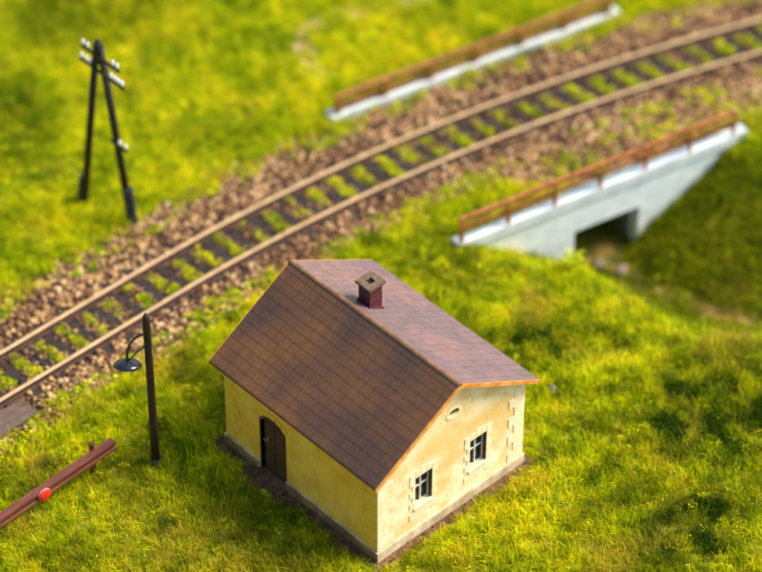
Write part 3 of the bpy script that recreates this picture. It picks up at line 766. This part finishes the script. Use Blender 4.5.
def scatter(name, variants, P, R, Sc, extra, label=None):
    n = len(P); me = bpy.data.meshes.new(name); me.vertices.add(n); me.vertices.foreach_set('co', np.asarray(P, np.float32).ravel())
    a = me.attributes.new('rot', 'FLOAT_VECTOR', 'POINT'); a.data.foreach_set('vector', np.asarray(R, np.float32).ravel())
    a = me.attributes.new('scl', 'FLOAT', 'POINT'); a.data.foreach_set('value', np.asarray(Sc, np.float32))
    a = me.attributes.new('var', 'INT', 'POINT'); a.data.foreach_set('value', rng.integers(0, len(variants), n).astype(np.int32))
    for k, v in extra.items():
        a = me.attributes.new(k, 'FLOAT', 'POINT'); a.data.foreach_set('value', np.asarray(v, np.float32))
    me.update(); o = bpy.data.objects.new(name, me); COL.objects.link(o); o['kind'] = 'stuff'
    for v in variants: 
        if v.data.materials[0].name not in [x.name for x in me.materials]: me.materials.append(v.data.materials[0])
    ng = bpy.data.node_groups.new(name, 'GeometryNodeTree')
    ng.interface.new_socket('Geometry', in_out='INPUT', socket_type='NodeSocketGeometry'); ng.interface.new_socket('Geometry', in_out='OUTPUT', socket_type='NodeSocketGeometry')
    gi = ng.nodes.new('NodeGroupInput'); go = ng.nodes.new('NodeGroupOutput')
    m2p = ng.nodes.new('GeometryNodeMeshToPoints'); m2p.inputs['Radius'].default_value = .001
    iop = ng.nodes.new('GeometryNodeInstanceOnPoints'); g2i = ng.nodes.new('GeometryNodeGeometryToInstance')
    for v in variants[::-1]:
        oi = ng.nodes.new('GeometryNodeObjectInfo'); oi.inputs['Object'].default_value = v; oi.inputs['As Instance'].default_value = False
        ng.links.new(oi.outputs['Geometry'], g2i.inputs[0])
    def na(nm, t):
        q_ = ng.nodes.new('GeometryNodeInputNamedAttribute'); q_.data_type = t; q_.inputs['Name'].default_value = nm; return [s for s in q_.outputs if s.enabled and s.name == 'Attribute'][0]
    ng.links.new(gi.outputs[0], m2p.inputs['Mesh']); ng.links.new(m2p.outputs[0], iop.inputs['Points']); ng.links.new(g2i.outputs[0], iop.inputs['Instance'])
    iop.inputs['Pick Instance'].default_value = True; ng.links.new(na('var', 'INT'), iop.inputs['Instance Index'])
    e2r = ng.nodes.new('FunctionNodeEulerToRotation'); ng.links.new(na('rot', 'FLOAT_VECTOR'), e2r.inputs[0]); ng.links.new(e2r.outputs[0], iop.inputs['Rotation'])
    ng.links.new(na('scl', 'FLOAT'), iop.inputs['Scale'])
    ng.links.new(iop.outputs[0], go.inputs[0])
    md = o.modifiers.new('scatter', 'NODES'); md.node_group = ng
    return o
def visible(P, mx=.14):
    d = P-CP; z = d@fw; u = 381+FPX*(d@rt)/z; v = 286-FPX*(d@up)/z
    return (u > -762*mx) & (u < 762*(1+mx)) & (v > -572*mx*.8) & (v < 572*(1+mx*1.2))
def ZG(X, Y_):
    i = (X-x0)/st; j = (Y_-y0)/st; i0 = np.clip(i.astype(int), 0, nx-2); j0 = np.clip(j.astype(int), 0, ny-2); a = i-i0; b_ = j-j0
    return H[j0, i0]*(1-a)*(1-b_)+H[j0, i0+1]*a*(1-b_)+H[j0+1, i0]*(1-a)*b_+H[j0+1, i0+1]*a*b_
def TY(X): t = np.maximum(0, X-3.0); return 12.68-0.0091*t**2+0.00003*t**3-0.003*t
def glim(X): return -2.15-1.9*np.clip((X-13.2)/2.5, 0, 1)
def vnoise(X, Y_, s, seed=0):
    return np.array([noise.noise(Vector((a*s, b_*s, seed))) for a, b_ in zip(X, Y_)])
def zones(X, Y_):
    dt = Y_-TY(X)
    S_ = (X-BA.x)*BD.x+(Y_-BA.y)*BD.y; N_ = (X-BA.x)*BN.x+(Y_-BA.y)*BN.y
    on_bridge = ((S_ > -.1) & (S_ < 11.4) & (N_ > -.03) & (N_ < .62)) | ((S_ > 4.2) & (S_ < 7.5) & (N_ > -.1) & (N_ < 4.6) & (np.abs(dt) > 99))
    passage = (S_ > 4.3) & (S_ < 7.4) & (N_ > -.02) & (N_ < .62)
    F_ = np.array(fi)
    fx = (X*F_[0, 0]+Y_*F_[0, 1]+F_[0, 3])-pa.x; fy = (X*F_[1, 0]+Y_*F_[1, 1]+F_[1, 3])-pa.y
    fs_ = fx*math.cos(fang)+fy*math.sin(fang); fn_ = -fx*math.sin(fang)+fy*math.cos(fang)
    far = (fs_ > -.05) & (fs_ < fl+.05) & (fn_ > -.12) & (fn_ < .40)
    return dt, S_, N_, on_bridge | passage | far
def cand(n):
    X = rng.uniform(-13, 37, n); Y_ = rng.uniform(-13, 36, n); Z = ZG(X, Y_)
    k = visible(np.stack([X, Y_, Z], 1)); return X[k], Y_[k], Z[k]

# --- grass fibres
GR = [blades('grass_tuft', 32, .21, .20, .50, .026, .85, 'grass', s) for s in range(6)]
X, Y_, Z = cand(125000)
dt, S_, N_, blk = zones(X, Y_)
edge = .35*vnoise(X, Y_, .9, 4)+.25*vnoise(X, Y_, 2.5, 9)
hx = np.maximum(np.abs(X-2.8)-2.8, 0); hy = np.maximum(np.abs(Y_-3.16)-3.16, 0); hd = np.hypot(hx, hy)
hn = .18*vnoise(X, Y_, 1.4, 21)
gravel = (dt > glim(X)+edge*.9) & (dt < 2.75+edge) & (N_ > .45)
mudm = np.zeros(len(X)); sel = (Z < -1.5) & (N_ < .2)
mv = np.array([ditch_dist(a, b_)[0] if s_ else 9 for a, b_, s_ in zip(X, Y_, sel)])
mudm = (mv < .35+1.3*vnoise(X, Y_, .8, 31)) & (rng.uniform(size=len(X)) < .85)
panel = (X < -3.15) & (Y_ > 10.72) & (Y_ < 12)
pd = np.full(len(X), 9.0)
for a, c in zip(pth[:-1], pth[1:]):
    a = np.array(a); c = np.array(c); t = np.clip(((X-a[0])*(c-a)[0]+(Y_-a[1])*(c-a)[1])/((c-a)@(c-a)), 0, 1)
    pd = np.minimum(pd, np.hypot(X-a[0]-t*(c-a)[0], Y_-a[1]-t*(c-a)[1]))
keep = ~blk & ~gravel & ~panel & (hd > .36+hn) & (~mudm) & ((pd > .3) | (rng.uniform(size=len(X)) < .25))
keep &= ~((np.abs(X+.25) < .35) & (np.abs(Y_-4.3) < .75))
# thin the far, defocused meadow a little
keep &= ~((vnoise(X, Y_, 2.1, 88) < -.28) & (rng.uniform(size=len(X)) < .75))
keep &= ~((dt > 5) & (rng.uniform(size=len(X)) < .25))
Z = np.where((S_ > 4.2) & (S_ < 7.6) & (N_ > .5) & (N_ < 4.8), -.07, Z)
X, Y_, Z, dt, N_, hd = [v[keep] for v in (X, Y_, Z, dt, N_, hd)]
n = len(X); print('grass tufts', n)
big = vnoise(X, Y_, .45, 51); mid = vnoise(X, Y_, 1.3, 61)
straw = np.clip((vnoise(X, Y_, .55, 77)-.18)*2.2, 0, .75)*(rng.uniform(size=n) < .75)
straw = np.maximum(straw, .8*(rng.uniform(size=n) < .05))
straw = np.maximum(straw, np.clip(1-np.hypot(X+3.4, (Y_-1.5)*.5)/3.4, 0, 1)*.85*(rng.uniform(size=n) < .7))
deep = np.clip((-big-.08)*2.2, 0, .6); deep = np.maximum(deep, np.clip((-mid-.18)*2.5, 0, .8))
# deeper green: right foreground; painted shade on ditch bank and strip left of cottage
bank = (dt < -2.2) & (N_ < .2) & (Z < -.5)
deep = np.where(bank & (X > 13), np.maximum(deep, .66), deep)  # shading of the ditch bank painted into the grass colour
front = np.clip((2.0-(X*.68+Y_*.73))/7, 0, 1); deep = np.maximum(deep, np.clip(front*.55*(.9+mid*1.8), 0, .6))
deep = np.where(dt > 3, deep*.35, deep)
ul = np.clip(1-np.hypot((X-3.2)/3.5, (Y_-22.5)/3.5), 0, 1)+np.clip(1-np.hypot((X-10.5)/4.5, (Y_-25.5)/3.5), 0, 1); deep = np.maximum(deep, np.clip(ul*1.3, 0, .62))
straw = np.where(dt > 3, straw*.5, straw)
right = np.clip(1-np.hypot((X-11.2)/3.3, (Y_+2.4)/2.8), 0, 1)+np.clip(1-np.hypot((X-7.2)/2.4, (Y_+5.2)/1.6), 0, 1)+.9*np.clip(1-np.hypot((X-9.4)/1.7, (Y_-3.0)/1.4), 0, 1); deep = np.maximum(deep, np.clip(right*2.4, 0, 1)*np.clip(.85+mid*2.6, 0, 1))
house_shade = np.clip(1-np.hypot((X+1.6)/1.8, (Y_-2.4)/3.2), 0, 1); deep = np.maximum(deep, np.clip(house_shade*1.4, 0, .6)*np.clip(.6+mid, 0, 1))  # soft shadow of the cottage tinted into the grass
sc = rng.uniform(.55, 1.15, n)*(1+.35*np.clip(big, -1, 1))*np.where(hd < 1.0, .75, 1)
R = np.stack([rng.normal(0, .15, n), rng.normal(0, .15, n), rng.uniform(0, 2*PI, n)], 1)
scatter('grass', GR, np.stack([X, Y_, Z], 1), R, sc, {'tint': rng.uniform(size=n), 'straw': straw, 'deep': deep})

# --- turf flock (mossy clumps): behind the track, on the knoll, on the ballast edges and between the rails
FL = [flock('turf_clump', 60, .20, .16, .075, 'turf', 100+s) for s in range(4)]
X, Y_, Z = cand(120000)
dt, S_, N_, blk = zones(X, Y_)
e = vnoise(X, Y_, .8, 14)+.6*vnoise(X, Y_, 2.2, 19)
g = vnoise(X, Y_, .55, 33)
p_ = np.zeros(len(X))
p_ = np.where((dt > 2.6) | (dt < -2.2), .25, 0)
p_ = np.where(dt > 3.5, .5, p_)
fg = (X*.68+Y_*.73 < 9.5) & (dt < -2.2); p_ = np.where(fg, .10, p_)
knoll = ~fg & (X > 5.9) & (Y_ > .5) & (dt < -2.0); p_ = np.where(knoll, .30+.5*np.clip(g*2, 0, 1), p_)
edgeband = ((dt > 2.0) & (dt < 3.2)) | ((dt < -1.6) & (dt > -2.6)); p_ = np.where(edgeband, np.clip(.25+e*1.3, 0, .8), p_)
nearbr = (S_ > -.4) & (S_ < 10.9) & (N_ > .55) & (dt < -1.85); p_ = np.where(nearbr, np.where(X > 14, np.clip(.16+e*.9, 0, .6), .75), p_)
sleep = np.abs(((X+7.2)/.88+.5) % 1-.5)*.88
cen = (np.abs(dt) < .62); cn = vnoise(X, np.zeros(len(X)), .42, 71)+.5*vnoise(X, Y_, 1.7, 73)
cen_p = np.where(sleep > .29, np.clip(1.15+cn*1.3, .25, 1), 0); p_ = np.where(cen, cen_p, p_)
hx = np.maximum(np.abs(X-2.8)-2.8, 0); hy = np.maximum(np.abs(Y_-3.16)-3.16, 0); hd = np.hypot(hx, hy)
panel = (X < -3.15) & (Y_ > 10.72) & (Y_ < 12)
sel = (Z < -1.5) & (N_ < .2); mv = np.array([ditch_dist(a, b_)[0] if s_ else 9 for a, b_, s_ in zip(X, Y_, sel)])
rail_ = np.abs(np.abs(dt)-.79) < .22
keep = (rng.uniform(size=len(X)) < p_) & ~blk & ~panel & (hd > .6) & (mv > .4) & ~rail_
Z = np.where((S_ > 4.2) & (S_ < 7.6) & (N_ > .5) & (N_ < 4.8), -.07, Z)
X, Y_, Z, dt, N_ = [v[keep] for v in (X, Y_, Z, dt, N_)]; cen = cen[keep]
bed = np.abs(dt) < 2.6; Z = np.where(bed, np.interp(np.abs(dt), [0, 1.3, 2.15, 2.75], [.10, .11, .05, -.03]), Z)
n = len(X); sc = rng.uniform(.55, 1.3, n); sc = np.where(cen, np.minimum(sc, 1.0)*.9, sc)
bank = (N_ < .2) & (Z < -.5) & (X > 13)  # clumps on the ditch bank get its shade as a deeper tint
R = np.stack([rng.normal(0, .2, n), rng.normal(0, .2, n), rng.uniform(0, 2*PI, n)], 1)
scatter('turf', FL, np.stack([X, Y_, Z], 1), R, sc, {'tint': rng.uniform(size=n)*.8, 'straw': np.where(rng.uniform(size=n) < .06, .5, 0), 'deep': np.where(bank, .6, .4*np.clip(-vnoise(X, Y_, .5, 5)*1.2, 0, .6))})
print('turf', n)

# --- ballast stones
RK = [rock('ballast_stone', 200+s, 'ballast') for s in range(7)]
nb_ = 60000; X = rng.uniform(-10, 36, nb_); dt = rng.uniform(-4.6, 3.7, nb_); Y_ = TY(X)+dt
e = .35*vnoise(X, Y_, .9, 4)+.25*vnoise(X, Y_, 2.5, 9)
lim = (dt > glim(X)-.1+e*.9-.25*rng.uniform(size=nb_)**3) & (dt < 2.8+e+.5*rng.uniform(size=nb_)**3)
_, S_, N_, blk = zones(X, Y_)
sleep = np.abs(((X+7.2)/.88+.5) % 1-.5)*.88
ons = (np.abs(dt) < 1.30) & (sleep < .17); rail_ = np.abs(np.abs(dt)-.79) < .17
panel = (X < -3.15) & (Y_ > 10.72) & (Y_ < 12)
keep = lim & ~blk & ~panel & ~rail_ & (~ons | (rng.uniform(size=nb_) < .10)) & ~((S_ > -.1) & (S_ < 11.4) & (N_ < .85))
keep &= ~((np.abs(dt) < .8) & (rng.uniform(size=nb_) < .25))
X, Y_, dt, ons = X[keep], Y_[keep], dt[keep], ons[keep]; n = len(X)
Z = np.interp(np.abs(dt), [0, 1.3, 2.15, 2.75, 3.3], [.09, .11, .07, .0, .0])+rng.uniform(-.02, .05, n)+np.where(ons, .05, 0)
far_ = np.abs(dt) > 2.4; Z = np.where(far_, np.maximum(ZG(X, Y_)+.04, -.06), Z)
vis = visible(np.stack([X, Y_, Z], 1)); X, Y_, Z, dt = X[vis], Y_[vis], Z[vis], dt[vis]; n = len(X); print('stones', n)
sc = rng.uniform(.09, .215, n)*np.where(np.abs(dt) < .75, .8, 1)
R = rng.uniform(0, 2*PI, (n, 3))
tint = np.clip(rng.beta(1.6, 1.5, n)+.15*vnoise(X, Y_, .4, 91), 0, 1); tint = np.where(np.abs(dt) < .8, tint*.85, tint)
scatter('ballast', RK, np.stack([X, Y_, Z], 1), R, sc, {'tint': tint})

# --- litter of earth crumbs by the cottage walls
nb_ = 2600; X = rng.uniform(-.9, 6.4, nb_); Y_ = rng.uniform(-.9, 7.1, nb_)
hx = np.maximum(np.abs(X-2.8)-2.8, 0); hy = np.maximum(np.abs(Y_-3.16)-3.16, 0); hd = np.hypot(hx, hy)
k = (hd > .09) & (hd < .5); X, Y_ = X[k], Y_[k]; n = len(X)
CR = [rock('earth_crumb', 300+s, 'earth') for s in range(3)]
scatter('earth_crumbs', CR, np.stack([X, Y_, ZG(X, Y_)+.03], 1), rng.uniform(0, 6, (n, 3)), rng.uniform(.02, .07, n), {'tint': rng.uniform(size=n)})

# ---------------------------------------------------------------- separate stones and plants
def boulder(loc, size, mat, label, seed, group=None):
    bm = bmesh.new(); bmesh.ops.create_icosphere(bm, subdivisions=3, radius=1)
    for v in bm.verts:
        k = 1+.35*noise.noise(v.co*1.3+Vector((seed, 0, 0)))+.12*noise.noise(v.co*4+Vector((seed, 0, 0)))
        v.co = Vector((v.co.x*size[0]*k, v.co.y*size[1]*k, v.co.z*size[2]*k))
    o = mesh_obj('stone', bm, mat, None, False, loc); tag(o, label, 'stone', group); o.rotation_euler = (0, 0, seed); return o
boulder((8.33, 1.36, .10), (.20, .13, .14), 'stone', 'small dark grey stone in the grass right of the cottage roof', 1.3)
boulder((15.75, 6.45, -2.85), (.26, .20, .16), 'palestone', 'pale stone lying inside the dark bridge opening', 2.1, 'stones on the stream bed')
boulder((16.0, 5.75, -2.82), (.28, .17, .17), 'palestone', 'pale stone on the stream bed just outside the bridge opening', 3.4, 'stones on the stream bed')
boulder((15.3, 4.1, -2.72), (.33, .24, .18), 'palestone', 'brown stone on the muddy bed behind the grassy knoll', 4.2, 'stones on the stream bed')
boulder((18.2, .95, -2.80), (.30, .24, .20), 'palestone', 'brown stone on the muddy bed near the right edge', 5.2, 'stones on the stream bed')

def plant(name, loc, n, rad, hmin, hmax, leaf, lean, mat, label, seed):
    r = np.random.default_rng(seed); 
    V, F, SV, SF = [], [], [], []
    for k in range(n):
        la = r.uniform(0, 2*PI); h = r.uniform(hmin, hmax); d = rad*.25*r.uniform(); p = np.array([d*math.cos(la), d*math.sin(la), -.05]); ang = 0
        le = abs(r.normal(lean, .25)); ns = 5; prev = p.copy()
        for s in range(ns):
            ang = le*(s+1)/ns; q_ = prev+np.array([math.sin(ang)*math.cos(la), math.sin(ang)*math.sin(la), math.cos(ang)])*h/ns
            i = len(SV); w = .012; SV += [tuple(prev+[w, 0, 0]), tuple(prev-[w, 0, 0]), tuple(q_-[w*.7, 0, 0]), tuple(q_+[w*.7, 0, 0])]; SF.append((i, i+1, i+2, i+3))
            if s >= 1:
                for _ in range(3):
                    a = r.uniform(0, 2*PI); dr = np.array([math.cos(a), math.sin(a), r.uniform(-.2, .7)]); dr /= np.linalg.norm(dr)
                    sd = np.cross(dr, [0, 0, 1]); sd /= np.linalg.norm(sd); L_ = leaf*r.uniform(.6, 1.2)
                    b0 = q_; i = len(V); V += [tuple(b0), tuple(b0+dr*L_*.45+sd*L_*.22), tuple(b0+dr*L_), tuple(b0+dr*L_*.45-sd*L_*.22)]; F.append((i, i+1, i+2, i+3))
            prev = q_
    off = len(V); V = V+SV; F = F+[tuple(i+off for i in f) for f in SF]
    me = bpy.data.meshes.new(name); me.from_pydata(V, [], F); me.materials.append(MAT[mat]); me.update()
    root = bpy.data.objects.new(name, me); COL.objects.link(root); root.location = loc; tag(root, label, 'plant', 'weeds growing in the meadow')
    return root
def on(x, y): return (x, y, zg(x, y))
plant('leafy_weed', on(12.6, 4.75), 30, .5, .45, .85, .13, .55, 'weed', 'yellow green spiky weed in front of the bridge opening', 1)
plant('leafy_weed', on(11.7, 5.6), 18, .5, .3, .5, .12, .7, 'weed', 'low green weed on the knoll below the white bridge face', 2)

# ---------------------------------------------------------------- light
SUN_EL, SUN_AZ = math.radians(50), math.atan2(-.62, 1.0)      # direction towards the sun in the xy-plane
sd = Vector((math.cos(SUN_EL)*math.cos(SUN_AZ), math.cos(SUN_EL)*math.sin(SUN_AZ), math.sin(SUN_EL)))
sun = bpy.data.lights.new('sun', 'SUN'); sun.energy = 3.9; sun.angle = math.radians(22); sun.color = (1, .93, .80)
so = bpy.data.objects.new('sun', sun); COL.objects.link(so); so.rotation_euler = sd.to_track_quat('Z', 'Y').to_euler()
w = bpy.data.worlds.new('World'); S.world = w; w.use_nodes = True; nt = w.node_tree
sky = nt.nodes.new('ShaderNodeTexSky'); sky.sky_type = 'NISHITA'; sky.sun_disc = False; sky.sun_elevation = SUN_EL; sky.sun_rotation = PI/2-SUN_AZ
sky.dust_density = 2.0
nt.links.new(sky.outputs[0], nt.nodes['Background'].inputs[0]); nt.nodes['Background'].inputs[1].default_value = .15
S.view_settings.view_transform = 'Standard'; S.view_settings.look = 'None'; S.view_settings.exposure = 0.70; S.view_settings.gamma = 1
S.render.engine = 'CYCLES'
S.cycles.max_bounces = 6; S.cycles.transparent_max_bounces = 4
